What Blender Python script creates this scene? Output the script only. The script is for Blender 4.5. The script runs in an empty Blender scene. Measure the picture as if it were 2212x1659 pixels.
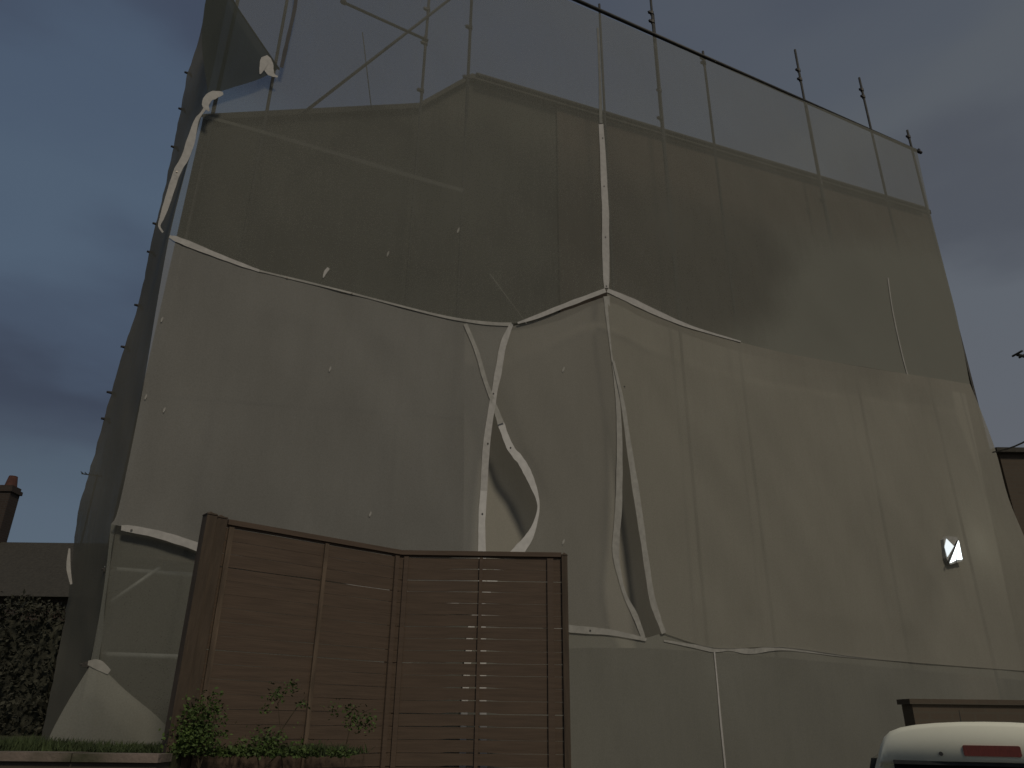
import bpy, bmesh, math, random
from mathutils import Vector, Matrix, noise
from mathutils.bvhtree import BVHTree
R = math.radians
random.seed(7)
scene = bpy.context.scene
C = scene.collection

# ------------------------------------------------------------ camera
W, H, F = 2212.0, 1659.0, 1662.0          # picture units the layout was measured in
EYE = 1.55
cam_rot = (Matrix.Rotation(R(90 + 24), 3, 'X') @ Matrix.Rotation(R(0.68), 3, 'Z'))
cd = bpy.data.cameras.new('camera'); cam = bpy.data.objects.new('camera', cd); C.objects.link(cam)
cam.location = (0, 0, EYE); cam.rotation_euler = cam_rot.to_euler()
cd.sensor_width = 36; cd.lens = 36 * F / W; cd.clip_end = 2000; cd.clip_start = 0.05
scene.camera = cam

# ------------------------------------------------------------ sky, sun, exposure
SUN_EL, SUN_AZ = R(14), R(205)            # first sky and sun angles, replaced further down
w = bpy.data.worlds.new('World'); scene.world = w; w.use_nodes = True
nt = w.node_tree; nt.nodes.clear()
def wn(t, **k):
    n = nt.nodes.new(t)
    for a, b in k.items(): setattr(n, a, b)
    return n
out = wn('ShaderNodeOutputWorld'); bg = wn('ShaderNodeBackground'); bg.inputs['Strength'].default_value = 0.1
sky = wn('ShaderNodeTexSky', sky_type='NISHITA', sun_disc=False, sun_elevation=SUN_EL, sun_rotation=SUN_AZ)
tc = wn('ShaderNodeTexCoord')
mp = wn('ShaderNodeMapping'); mp.inputs['Scale'].default_value = (1.0, 1.0, 2.6); mp.inputs['Location'].default_value = (0.35, 0.0, 0.62)
nz = wn('ShaderNodeTexNoise'); nz.inputs['Scale'].default_value = 1.9; nz.inputs['Detail'].default_value = 5; nz.inputs['Roughness'].default_value = 0.42
def lin(c): return [((v / 255) / 12.92 if v <= 10.3 else ((v / 255 + 0.055) / 1.055) ** 2.4) * 10.4 / 4 for v in (c[0], c[1], c[2] * 0.965)]
def ramp(stops):
    r = wn('ShaderNodeValToRGB'); e = r.color_ramp.elements
    while len(e) < len(stops): e.new(0.5)
    for k, (p, c) in enumerate(stops): e[k].position = p; e[k].color = (*lin(c), 1)
    r.color_ramp.interpolation = 'EASE'; return r
cr = ramp([(0.0, (78, 89, 103)), (0.16, (78, 89, 105)), (0.25, (74, 85, 100)), (0.32, (63, 70, 85)), (0.39, (54, 59, 74)), (0.45, (66, 76, 95)), (0.54, (77, 91, 111)), (0.64, (73, 86, 107)), (0.74, (63, 71, 90)), (0.9, (60, 67, 85))])
cr2 = ramp([(0.0, (88, 90, 98)), (0.25, (92, 94, 102)), (0.42, (92, 96, 105)), (0.50, (78, 81, 90)), (0.58, (86, 90, 98)), (0.68, (80, 85, 96)), (0.8, (74, 79, 92))])
nz2 = wn('ShaderNodeTexNoise'); nz2.inputs['Scale'].default_value = 7.0; nz2.inputs['Detail'].default_value = 5
sgl = wn('ShaderNodeMath', operation='MULTIPLY_ADD'); sgl.inputs[1].default_value = 0.42
sg2 = wn('ShaderNodeMath', operation='MULTIPLY_ADD'); sg2.inputs[1].default_value = 0.07
sg3 = wn('ShaderNodeMath', operation='SUBTRACT'); sg3.inputs[1].default_value = 0.245
sx = wn('ShaderNodeSeparateXYZ')
mr = wn('ShaderNodeMapRange'); mr.inputs['From Min'].default_value = -0.35; mr.inputs['From Max'].default_value = 0.25; mr.interpolation_type = 'SMOOTHSTEP'
m1 = wn('ShaderNodeMix', data_type='RGBA'); m2 = wn('ShaderNodeMix', data_type='RGBA'); m2.inputs[0].default_value = 0.93
L = nt.links.new
L(tc.outputs['Generated'], mp.inputs[0]); L(mp.outputs[0], nz.inputs['Vector']); L(mp.outputs[0], nz2.inputs['Vector']); L(nz.outputs['Fac'], sgl.inputs[0]); L(nz2.outputs['Fac'], sg2.inputs[0]); L(sgl.outputs[0], sg2.inputs[2]); L(sg2.outputs[0], sg3.inputs[0]); L(sg3.outputs[0], cr.inputs[0]); L(sg3.outputs[0], cr2.inputs[0])
L(tc.outputs['Generated'], sx.inputs[0]); L(sx.outputs['X'], mr.inputs['Value']); L(sx.outputs['Z'], sgl.inputs[2])
L(mr.outputs[0], m1.inputs[0]); L(cr.outputs[0], m1.inputs[6]); L(cr2.outputs[0], m1.inputs[7])
vsc = wn('ShaderNodeVectorMath', operation='SCALE'); vsc.inputs['Scale'].default_value = 4.0; L(m1.outputs[2], vsc.inputs[0]); L(sky.outputs[0], m2.inputs[6]); L(vsc.outputs[0], m2.inputs[7]); L(m2.outputs[2], bg.inputs['Color']); L(bg.outputs[0], out.inputs[0])

sl = bpy.data.lights.new('sun', 'SUN'); sl.energy = 1.15; sl.angle = R(10); sl.color = (1.0, 0.89, 0.71)
so = bpy.data.objects.new('sun', sl); C.objects.link(so)
sd = Vector((math.sin(SUN_AZ) * -1 * math.cos(SUN_EL) * -1, math.cos(SUN_AZ) * math.cos(SUN_EL), math.sin(SUN_EL)))
sd = Vector((0.36, -0.90, 0.92)).normalized()  # high warm sun standing in for an unseen street lamp
so.rotation_euler = sd.to_track_quat('Z', 'Y').to_euler(); so.location = (2, -8, 6)
sky.sun_elevation = math.asin(sd.z); sky.sun_rotation = math.atan2(sd.x, sd.y)
vs = scene.view_settings; vs.view_transform = 'Standard'; vs.look = 'None'; vs.gamma = 1; vs.exposure = 0.0

# ------------------------------------------------------------ geometry of the place
def ray(px, py): return (cam_rot @ Vector((px - W / 2, H / 2 - py, -F))).normalized()
ED = Vector((0.902, 0.4317, 0)).normalized()       # along the facade, to the right and away
EN = Vector((-ED.y, ED.x, 0))                      # into the facade
P0 = Vector((0, 9.3, 0))
def fac(u, wv, z): return P0 + ED * u + EN * wv + Vector((0, 0, z))
def onf(px, py, wv=0.0):                           # point of the facade plane (pushed in by wv) seen at px, py
    r = ray(px, py); o = Vector((0, 0, EYE))
    t = (P0 + EN * wv - o).dot(EN) / r.dot(EN)
    return o + r * t
def uz(p): return ((p - P0).dot(ED), p.z)
def ondepth(px, py, Y):
    r = ray(px, py); return Vector((0, 0, EYE)) + r * (Y / r.y)
def onz(px, py, z):
    r = ray(px, py); return Vector((0, 0, EYE)) + r * ((z - EYE) / r.z)
LAWN = 1.33; BED = 1.05
def sm(a, b, x): t = max(0, min(1, (x - a) / (b - a))); return t * t * (3 - 2 * t)

# ------------------------------------------------------------ materials
def mat(name, col, rough=0.8, metal=0.0, var=0.25, scale=6.0, bump=0.0, bscale=30.0, stretch=(1, 1, 1), col2=None):
    m = bpy.data.materials.new(name); m.use_nodes = True
    t = m.node_tree; b = t.nodes['Principled BSDF']
    b.inputs['Roughness'].default_value = rough; b.inputs['Metallic'].default_value = metal
    tcn = t.nodes.new('ShaderNodeTexCoord'); mpn = t.nodes.new('ShaderNodeMapping'); mpn.inputs['Scale'].default_value = stretch
    n = t.nodes.new('ShaderNodeTexNoise'); n.inputs['Scale'].default_value = scale; n.inputs['Detail'].default_value = 6
    r = t.nodes.new('ShaderNodeValToRGB')
    c2 = col2 or tuple(min(1, c * (1 + var)) for c in col)
    r.color_ramp.elements[0].position = 0.32; r.color_ramp.elements[0].color = (*[c * (1 - var) for c in col], 1)
    r.color_ramp.elements[1].position = 0.68; r.color_ramp.elements[1].color = (*c2, 1)
    t.links.new(tcn.outputs['Object'], mpn.inputs[0]); t.links.new(mpn.outputs[0], n.inputs['Vector'])
    t.links.new(n.outputs['Fac'], r.inputs[0]); t.links.new(r.outputs[0], b.inputs['Base Color'])
    if bump:
        n2 = t.nodes.new('ShaderNodeTexNoise'); n2.inputs['Scale'].default_value = bscale; n2.inputs['Detail'].default_value = 4
        bp = t.nodes.new('ShaderNodeBump'); bp.inputs['Strength'].default_value = bump; bp.inputs['Distance'].default_value = 0.02
        t.links.new(mpn.outputs[0], n2.inputs['Vector']); t.links.new(n2.outputs['Fac'], bp.inputs['Height']); t.links.new(bp.outputs[0], b.inputs['Normal'])
    return m

def net_mat(name, col, alpha, avar=0.12, seed=0.0, ramp=None):
    """debris netting: woven threads reflect and glow, the gaps between them let the view through"""
    col = tuple(c * 0.88 for c in col)
    m = bpy.data.materials.new(name); m.use_nodes = True
    t = m.node_tree; t.nodes.clear()
    N = t.nodes.new; K = t.links.new
    o = N('ShaderNodeOutputMaterial'); mix = N('ShaderNodeMixShader'); tr = N('ShaderNodeBsdfTransparent')
    df = N('ShaderNodeBsdfDiffuse'); tl = N('ShaderNodeBsdfTranslucent'); mm = N('ShaderNodeMixShader'); mm.inputs[0].default_value = 0.35
    df.inputs[0].default_value = (*col, 1); tl.inputs[0].default_value = (*col, 1)
    tcn = N('ShaderNodeTexCoord')
    mpn = N('ShaderNodeMapping'); mpn.inputs['Scale'].default_value = (1, 1, 0.22); mpn.inputs['Location'].default_value = (seed, seed * 2, seed)
    n1 = N('ShaderNodeTexNoise'); n1.inputs['Scale'].default_value = 9.0; n1.inputs['Detail'].default_value = 6; n1.inputs['Roughness'].default_value = 0.55
    mp2 = N('ShaderNodeMapping'); mp2.inputs['Location'].default_value = (seed, 0, seed * 3)
    n2 = N('ShaderNodeTexNoise'); n2.inputs['Scale'].default_value = 0.55; n2.inputs['Detail'].default_value = 3
    n3 = N('ShaderNodeTexNoise'); n3.inputs['Scale'].default_value = 75.0; n3.inputs['Detail'].default_value = 2
    K(tcn.outputs['Object'], mpn.inputs[0]); K(mpn.outputs[0], n1.inputs['Vector'])
    K(tcn.outputs['Object'], mp2.inputs[0]); K(mp2.outputs[0], n2.inputs['Vector']); K(tcn.outputs['Object'], n3.inputs['Vector'])
    def madd(a, mul, add):
        q = N('ShaderNodeMath'); q.operation = 'MULTIPLY_ADD'; K(a, q.inputs[0]); q.inputs[1].default_value = mul
        if isinstance(add, float): q.inputs[2].default_value = add
        else: K(add, q.inputs[2])
        return q.outputs[0]
    a = madd(n1.outputs['Fac'], avar * 1.3, alpha - avar * 3.55)
    a = madd(n2.outputs['Fac'], avar * 2.2, a)
    a = madd(n3.outputs['Fac'], avar * 3.6, a)
    at_ = N('ShaderNodeAttribute'); at_.attribute_name = 'net_cover'      # cover factor: doubled net, with glare and lamp light put in
    qm = N('ShaderNodeMath'); qm.operation = 'MULTIPLY'; K(a, qm.inputs[0]); K(at_.outputs['Fac'], qm.inputs[1]); a = qm.outputs[0]
    q = N('ShaderNodeMath'); q.operation = 'MINIMUM'; K(a, q.inputs[0]); q.inputs[1].default_value = 0.97
    bp = N('ShaderNodeBump'); bp.inputs['Strength'].default_value = 0.25; bp.inputs['Distance'].default_value = 0.02
    K(n1.outputs['Fac'], bp.inputs['Height']); K(bp.outputs[0], df.inputs['Normal'])
    K(q.outputs[0], mix.inputs[0]); K(tr.outputs[0], mix.inputs[1]); K(df.outputs[0], mm.inputs[1]); K(tl.outputs[0], mm.inputs[2]); K(mm.outputs[0], mix.inputs[2])
    K(mix.outputs[0], o.inputs[0])
    return m

def brick_mat(name, c1, c2, mortar, scale=1.0):
    m = bpy.data.materials.new(name); m.use_nodes = True
    t = m.node_tree; b = t.nodes['Principled BSDF']; b.inputs['Roughness'].default_value = 0.9
    tcn = t.nodes.new('ShaderNodeTexCoord'); sp = t.nodes.new('ShaderNodeSeparateXYZ'); cb = t.nodes.new('ShaderNodeCombineXYZ')
    ad = t.nodes.new('ShaderNodeMath'); ad.operation = 'ADD'
    br = t.nodes.new('ShaderNodeTexBrick'); br.inputs['Scale'].default_value = scale
    br.inputs['Color1'].default_value = (*c1, 1); br.inputs['Color2'].default_value = (*c2, 1); br.inputs['Mortar'].default_value = (*mortar, 1)
    br.inputs['Brick Width'].default_value = 0.225; br.inputs['Row Height'].default_value = 0.075; br.inputs['Mortar Size'].default_value = 0.01
    K = t.links.new
    K(tcn.outputs['Object'], sp.inputs[0]); K(sp.outputs['X'], ad.inputs[0]); K(sp.outputs['Y'], ad.inputs[1])
    K(ad.outputs[0], cb.inputs['X']); K(sp.outputs['Z'], cb.inputs['Y']); K(cb.outputs[0], br.inputs['Vector']); K(br.outputs['Color'], b.inputs['Base Color'])
    return m

def emit(name, col, s):
    m = bpy.data.materials.new(name); m.use_nodes = True
    b = m.node_tree.nodes['Principled BSDF']; b.inputs['Emission Color'].default_value = (*col, 1); b.inputs['Emission Strength'].default_value = s
    b.inputs['Base Color'].default_value = (0.8, 0.8, 0.8, 1)
    return m

M = {
 'net_up': net_mat('net_upper', (0.33, 0.33, 0.285), 0.54, 0.06, 1.0),
 'net_low': net_mat('net_lower', (0.43, 0.42, 0.385), 0.74, 0.07, 4.0),  # lower nets are denser and paler, partly painting the street light's falloff
 'net_mid': net_mat('net_middle', (0.41, 0.395, 0.350), 0.70, 0.07, 8.0),
 'net_right': net_mat('net_right', (0.46, 0.44, 0.375), 0.74, 0.07, 12.0),
 'net_skirt': net_mat('net_skirt', (0.43, 0.425, 0.37), 0.70, 0.07, 16.0),
 'net_thin': net_mat('net_thin', (0.38, 0.38, 0.33), 0.55, 0.06, 17.0),
 'net_inner': net_mat('net_inner', (0.60, 0.575, 0.50), 0.90, 0.06, 31.0),
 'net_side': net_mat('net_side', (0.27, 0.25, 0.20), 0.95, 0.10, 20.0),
 'net_fold': net_mat('net_fold', (0.10, 0.11, 0.10), 0.86, 0.08, 23.0),  # weak light up high put into the darker colour
 'tape': mat('white_tape', (0.42, 0.405, 0.38), 0.8, var=0.09, scale=18),
 'tape_dim': mat('dull_tape', (0.33, 0.32, 0.29), 0.85, var=0.12, scale=14),  # duller tone than the main tape
 'tape_white': mat('brightened_tape', (0.56, 0.545, 0.52), 0.8, var=0.08, scale=14),  # low tapes brightened in colour against the fence shade
 'tape_grey': mat('grey_tape', (0.17, 0.17, 0.15), 0.8, var=0.15, scale=14),
 'tube_lit': mat('lamplit_galvanised_tube', (0.42, 0.44, 0.42), 0.6, 0.1, var=0.2, scale=9, bump=0.1),  # street light on the low ledgers put into the tube colour
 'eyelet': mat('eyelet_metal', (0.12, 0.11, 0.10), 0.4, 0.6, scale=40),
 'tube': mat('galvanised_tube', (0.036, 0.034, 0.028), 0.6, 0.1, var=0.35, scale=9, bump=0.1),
 'clamp': mat('coupler_steel', (0.05, 0.045, 0.04), 0.6, 0.2, var=0.4, scale=30),
 'board': mat('scaffold_board', (0.12, 0.10, 0.075), 0.9, var=0.3, scale=8, stretch=(1, 1, 6)),
 'rope': mat('rope', (0.55, 0.53, 0.48), 0.9, scale=60),
 'strap': mat('black_strap', (0.02, 0.02, 0.022), 0.7, scale=60),
 'brick': brick_mat('house_brick', (0.082, 0.058, 0.043), (0.068, 0.050, 0.036), (0.075, 0.064, 0.050)),
 'render': mat('painted_render', (0.062, 0.060, 0.048), 0.9, var=0.2, scale=1.5, bump=0.2),
 'roof_lead': mat('roof_edge', (0.055, 0.052, 0.042), 0.85, var=0.2, scale=12),
 'slate': mat('slate', (0.046, 0.041, 0.031), 0.85, var=0.2, scale=12, bump=0.3),
 'wood': mat('stained_fence_wood', (0.092, 0.063, 0.043), 0.85, var=0.14, scale=2.5, bump=0.12, bscale=8, stretch=(1, 1, 14)),
 'wood_dark': mat('fence_post_wood', (0.070, 0.050, 0.033), 0.85, var=0.2, scale=3, bump=0.3, bscale=14, stretch=(8, 8, 1)),
 'wood_pale': mat('pale_batten_wood', (0.115, 0.082, 0.055), 0.85, var=0.35, scale=3, bump=0.3, bscale=14, stretch=(8, 8, 1)),
 'grass': mat('grass_blade', (0.040, 0.058, 0.018), 0.85, var=0.4, scale=3),
 'leaf': mat('shrub_leaf', (0.062, 0.100, 0.020), 0.75, var=0.45, scale=5),
 'leaf_dark': mat('hedge_leaf', (0.052, 0.052, 0.036), 0.95, var=0.2, scale=3),
 'stem': mat('stem_bark', (0.06, 0.045, 0.025), 0.9, scale=10),
 'soil': mat('lawn_soil', (0.05, 0.055, 0.02), 0.95, var=0.4, scale=4, bump=0.4),
 'asphalt': mat('asphalt', (0.05, 0.05, 0.05), 0.9, var=0.25, scale=20, bump=0.3, bscale=120),
 'coping': mat('coping_stone', (0.10, 0.10, 0.055), 0.9, var=0.4, scale=2.2, col2=(0.26, 0.20, 0.17), bump=0.4),
 'paving': mat('paving', (0.16, 0.155, 0.145), 0.9, var=0.2, scale=5, bump=0.2),
 'paint': mat('silver_white_paint', (0.88, 0.87, 0.72), 0.6, 0.0, var=0.03, scale=2),
 'glass': mat('dark_glass', (0.015, 0.017, 0.018), 0.12, var=0.1, scale=2),
 'trim': mat('black_trim', (0.02, 0.02, 0.02), 0.6, scale=20),
 'redlens': mat('red_lens', (0.13, 0.030, 0.022), 0.35, var=0.2, scale=30, stretch=(8, 1, 1)),
 'rubber': mat('rubber', (0.02, 0.02, 0.02), 0.9, scale=20),
 'alloy': mat('alloy', (0.4, 0.4, 0.4), 0.4, 0.7, scale=10),
 'pot': mat('terracotta', (0.085, 0.035, 0.026), 0.9, scale=10),
 'dark_brick': brick_mat('neighbour_brick', (0.05, 0.032, 0.024), (0.04, 0.027, 0.02), (0.05, 0.045, 0.04)),
 'wall_brown': brick_mat('garden_wall_brick', (0.085, 0.064, 0.045), (0.075, 0.057, 0.040), (0.08, 0.066, 0.048)),
 'aerial': mat('aerial_alloy', (0.08, 0.085, 0.08), 0.5, 0.4, scale=10),
 'pvc': mat('black_gutter', (0.025, 0.025, 0.025), 0.5, scale=10),
}

# ------------------------------------------------------------ object helpers
def put(name, vs_, fs, m, parent=None, smooth=False):
    me = bpy.data.meshes.new(name); me.from_pydata([tuple(v) for v in vs_], [], fs); me.update()
    if m: me.materials.append(m)
    o = bpy.data.objects.new(name, me); C.objects.link(o)
    if smooth:
        for p in me.polygons: p.use_smooth = True
    if parent:
        bpy.context.view_layer.update()
        o.parent = parent; o.matrix_parent_inverse = parent.matrix_world.inverted()
    return o
def tag(o, label, cat, group=None, kind=None):
    if label: o['label'] = label
    if cat: o['category'] = cat
    if group: o['group'] = group
    if kind: o['kind'] = kind
    return o
def thing(name, label, cat, loc=(0, 0, 0), rz=0, group=None):
    o = bpy.data.objects.new(name, None); C.objects.link(o); o.location = loc; o.rotation_euler = (0, 0, rz); o.empty_display_size = 0.2
    bpy.context.view_layer.update()
    return tag(o, label, cat, group)
def struct(name, vs_, fs, m):
    o = put(name, vs_, fs, m); o['kind'] = 'structure'; return o
class MB:
    def __init__(s): s.v = []; s.f = []
    def add(s, v, f):
        b = len(s.v); s.v += [Vector(x) for x in v]; s.f += [tuple(i + b for i in q) for q in f]; return s
    def prism(s, pts, off):                        # polygon extruded by a vector
        n = len(pts); v = [Vector(p) for p in pts] + [Vector(p) + off for p in pts]
        f = [tuple(range(n))[::-1], tuple(range(n, 2 * n))] + [(i, (i + 1) % n, n + (i + 1) % n, n + i) for i in range(n)]
        return s.add(v, f)
    def box(s, c, ax, ay, az):                     # centre and three half axes
        c = Vector(c); v = [c + ax * i + ay * j + az * k for k in (-1, 1) for j in (-1, 1) for i in (-1, 1)]
        return s.add(v, [(0, 2, 3, 1), (4, 5, 7, 6), (0, 1, 5, 4), (2, 6, 7, 3), (0, 4, 6, 2), (1, 3, 7, 5)])
    def abox(s, x0, x1, y0, y1, z0, z1):
        return s.box(((x0 + x1) / 2, (y0 + y1) / 2, (z0 + z1) / 2), Vector(((x1 - x0) / 2, 0, 0)), Vector((0, (y1 - y0) / 2, 0)), Vector((0, 0, (z1 - z0) / 2)))
    def tube(s, pts, r, n=10, caps=True):
        pts = [Vector(p) for p in pts]; rings = []
        rr = r if isinstance(r, (list, tuple)) else [r] * len(pts)
        for i, p in enumerate(pts):
            d = (pts[min(i + 1, len(pts) - 1)] - pts[max(i - 1, 0)]).normalized()
            a = d.cross(Vector((0, 0, 1)))
            if a.length < 0.05: a = d.cross(Vector((0, 1, 0)))
            a.normalize(); b = d.cross(a)
            rings.append([p + (a * math.cos(k * 2 * math.pi / n) + b * math.sin(k * 2 * math.pi / n)) * rr[i] for k in range(n)])
        v = [q for g in rings for q in g]
        f = [(i * n + k, i * n + (k + 1) % n, (i + 1) * n + (k + 1) % n, (i + 1) * n + k) for i in range(len(pts) - 1) for k in range(n)]
        if caps: f += [tuple(range(n))[::-1], tuple(range((len(pts) - 1) * n, len(pts) * n))]
        return s.add(v, f)
    def build(s, name, m, parent=None, smooth=False): return put(name, s.v, s.f, m, parent, smooth)

SHEETS = {}                                        # net surfaces, so that tapes can lie on them
def dens(o, D):
    a = o.data.attributes.new('net_cover', 'FLOAT', 'POINT'); a.data.foreach_set('value', D)
def catmull(P, k=6):
    P = [tuple(map(float, p)) for p in P]; res = []
    for i in range(len(P) - 1):
        a, b, c, d = P[max(i - 1, 0)], P[i], P[i + 1], P[min(i + 2, len(P) - 1)]
        for j in range(k):
            t = j / k
            res.append(tuple(0.5 * (2 * b[q] + (c[q] - a[q]) * t + (2 * a[q] - 5 * b[q] + 4 * c[q] - d[q]) * t * t + (3 * b[q] - a[q] - 3 * c[q] + d[q]) * t ** 3) for q in range(len(b))))
    res.append(P[-1]); return res
def polyat(P, t):                                  # point of a polyline at fraction t of its length
    ls = [math.dist(P[i], P[i + 1]) for i in range(len(P) - 1)]; T = sum(ls) * t
    for i, l in enumerate(ls):
        if T <= l or i == len(ls) - 1:
            q = T / l if l else 0; return tuple(P[i][k] + (P[i + 1][k] - P[i][k]) * q for k in range(2))
        T -= l

# net sheet bounded by four traced edges, hung on the facade plane, billowing between its ties
def sheet(name, top, bot, left, right, m, label, wv=0.0, amp=0.05, nu=70, nv=50, seed=0, wfun=None, dfun=None, parent=None, group='net sheets on the scaffold'):
    top, bot, left, right = [catmull(c, 4) for c in (top, bot, left, right)]
    P00, P10, P01, P11 = top[0], top[-1], bot[0], bot[-1]
    v, f, D = [], [], []
    for j in range(nv + 1):
        t = j / nv; l = polyat(left, t); r = polyat(right, t)
        for i in range(nu + 1):
            s_ = i / nu; a = polyat(top, s_); b = polyat(bot, s_)
            p = [(1 - t) * a[k] + t * b[k] + (1 - s_) * l[k] + s_ * r[k]
                 - ((1 - s_) * (1 - t) * P00[k] + s_ * (1 - t) * P10[k] + (1 - s_) * t * P01[k] + s_ * t * P11[k]) for k in range(2)]
            e = min(1, 8 * min(s_, 1 - s_)) * min(1, 8 * min(t, 1 - t))
            q = onf(p[0], p[1], wv)
            uu, zz = uz(q)
            g = noise.noise(Vector((uu * 0.9, zz * 0.35, seed))) * amp * 1.1 + noise.noise(Vector((uu * 3.2, zz * 0.8, seed + 5))) * amp * 0.25
            g += math.sin(math.pi * s_) * math.sin(math.pi * t) * amp * 0.8
            g += noise.noise(Vector(((uu + zz * 0.6) * 1.7, (uu - zz) * 0.25, seed + 9))) * amp * 0.5
            if wfun: g += wfun(s_, t)
            v.append(q - EN * g * (0.15 + 0.85 * e)); D.append(dfun(p[0], p[1]) if dfun else 1.0)
    for j in range(nv):
        for i in range(nu):
            a = j * (nu + 1) + i; f.append((a, a + 1, a + nu + 2, a + nu + 1))
    base = onf(*polyat(bot, 0.5), wv)
    if parent is None:
        root = thing(name, label, 'netting', (base.x, base.y, base.z), group=group)
        o = put('mesh_sheet', v, f, m, root, True); dens(o, D); SHEETS[root.name] = BVHTree.FromPolygons(v, f)
        return root
    o = put(name, v, f, m, parent, True); dens(o, D); return o

# hem tape: traced centre line with widths
def tape(path, m, parent, wv=-0.09, wid=12, name='hem_tape', k=6, jit=0.15, eyelets=(), seed=0, lift=0.004, flat=True):
    P = [(p[0], p[1], p[2] if len(p) > 2 else wid) for p in path]
    Q = catmull(P, k); v, f = [], []
    bv = SHEETS.get(parent.name) if parent else None; eye = Vector((0, 0, EYE))
    ws = []                                        # depth of the sheet under each tape point
    for (x, y, ww) in Q:
        h = bv.ray_cast(eye, ray(x, y))[0] if bv else None
        ws.append((h - P0).dot(EN) if h is not None else None)
    kn = [q for q in ws if q is not None]
    if len(kn) > 2:
        lastw = kn[0]
        for i, q in enumerate(ws):
            if q is None: ws[i] = lastw
            else: lastw = q
        ws = [sum(ws[max(0, i - 1):i + 2]) / len(ws[max(0, i - 1):i + 2]) - (0.010 if flat else -wv - 0.03) for i in range(len(ws))]
    else: ws = [wv] * len(Q)
    for i, (x, y, ww) in enumerate(Q):
        a, b = Q[max(i - 1, 0)], Q[min(i + 1, len(Q) - 1)]
        dx, dy = b[0] - a[0], b[1] - a[1]; l = math.hypot(dx, dy) or 1; nx, ny = -dy / l, dx / l
        ww = max(2.0, ww * (1 + jit * noise.noise(Vector((i * 0.35, seed, 1)))))
        off = lift * noise.noise(Vector((i * 0.3, seed, 7)))
        wq = ws[i]; p1 = onf(x + nx * ww / 2, y + ny * ww / 2, wq + off); p2 = onf(x - nx * ww / 2, y - ny * ww / 2, wq - off)
        v += [p1, p2, p1 - EN * 0.002, p2 - EN * 0.002]
    for i in range(len(Q) - 1):
        a = i * 4; b = a + 4
        f += [(a, a + 1, b + 1, b), (a + 2, b + 2, b + 3, a + 3), (a, b, b + 2, a + 2), (a + 1, a + 3, b + 3, b + 1)]
    n = len(Q) * 4; f += [(0, 2, 3, 1), (n - 4, n - 3, n - 1, n - 2)]
    o = put(name, v, f, m, parent, False)
    for (x, y) in eyelets:
        jn = min(range(len(Q)), key=lambda q: (Q[q][0] - x) ** 2 + (Q[q][1] - y) ** 2); c = onf(x, y, ws[jn] - 0.006); mb = MB(); mb.tube([c - EN * 0.004, c + EN * 0.004], 0.011, 8); mb.build('eyelet', M['eyelet'], o)
    return o

# ------------------------------------------------------------ ground
struct('ground', [(-300, -100, 0), (300, -100, 0), (300, 500, 0), (-300, 500, 0)], [(0, 1, 2, 3)], M['asphalt'])
FA = ondepth(500, 1122, 1)  # ray slopes used for the fence
HF = 1.58
def atz(px, py, dz): r = ray(px, py); return Vector((0, 0, EYE)) + r * (dz / r.z)
fl, fm, fr = atz(492, 1122, HF), atz(868, 1189, HF), atz(1212, 1194, HF)
lawn_pts = [(-60, fl.y - 0.30, 0.0), (fl.x - 0.02, fl.y - 0.30, 0), (fl.x - 0.02, fl.y + 3.0, 0), (fl.x - 2, 60, 0), (-60, 60, 0)]
mb = MB(); mb.prism([Vector(p) for p in lawn_pts], Vector((0, 0, LAWN))); o = mb.build('lawn', M['soil']); o['kind'] = 'structure'
mb = MB(); mb.prism([Vector(p) for p in ((fl.x - 0.018, fl.y - 0.30, 0), (fr.x + 0.3, fr.y - 0.5, 0), (fr.x + 0.3, fr.y + 0.5, 0), (fl.x + 1, fl.y + 2.9, 0), (fl.x - 0.018, fl.y + 2.9, 0))], Vector((0, 0, BED))); o = mb.build('planting_bed', M['soil']); o['kind'] = 'structure'

# grass along the lawn
rnd = random.Random(3); mb = MB()
for i in range(15000):
    x = rnd.uniform(-6.5, fl.x + 1.2); y = fl.y - 0.10 + abs(rnd.gauss(0, 0.7))
    if x > fl.x and y > fl.y + (x - fl.x) * 0.9 - 0.1: continue
    h = rnd.uniform(0.03, 0.09) * (1 + 0.9 * noise.noise(Vector((x * 1.5, y * 1.5, 0)))); a = rnd.uniform(0, 6.28); ww = 0.005
    lx, ly = rnd.gauss(0, 0.03), rnd.gauss(0, 0.03)
    p = Vector((x, y, LAWN)); d = Vector((math.cos(a), math.sin(a), 0)) * ww
    mb.add([p - d, p + d, p + Vector((lx * .5, ly * .5, h * .6)) + d * .6, p + Vector((lx, ly, h))], [(0, 1, 2), (0, 2, 3)])
tag(mb.build('grass', M['grass']), 'rough green lawn grass along the raised edge below the netting', 'grass', kind='stuff')

# retaining wall under the lawn edge
y0 = fl.y - 0.30
wl = thing('retaining_wall', 'low brick retaining wall with pinkish coping stones at the lawn edge', 'wall', (-5, y0, 0))
mb = MB(); mb.abox(-30, fl.x - 0.02, y0 - 0.22, y0 - 0.003, 0.0, LAWN - 0.035); mb.build('wall', M['wall_brown'], wl)
mb = MB(); x = -30.0
while x < fl.x - 0.1:
    x1 = min(x + 0.6, fl.x); mb.abox(x + 0.004, x1 - 0.004, y0 - 0.25, y0 - 0.01, LAWN - 0.034, LAWN + 0.02 + rnd.uniform(-.003, .003)); x += 0.6
mb.build('coping', M['coping'], wl)

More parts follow.
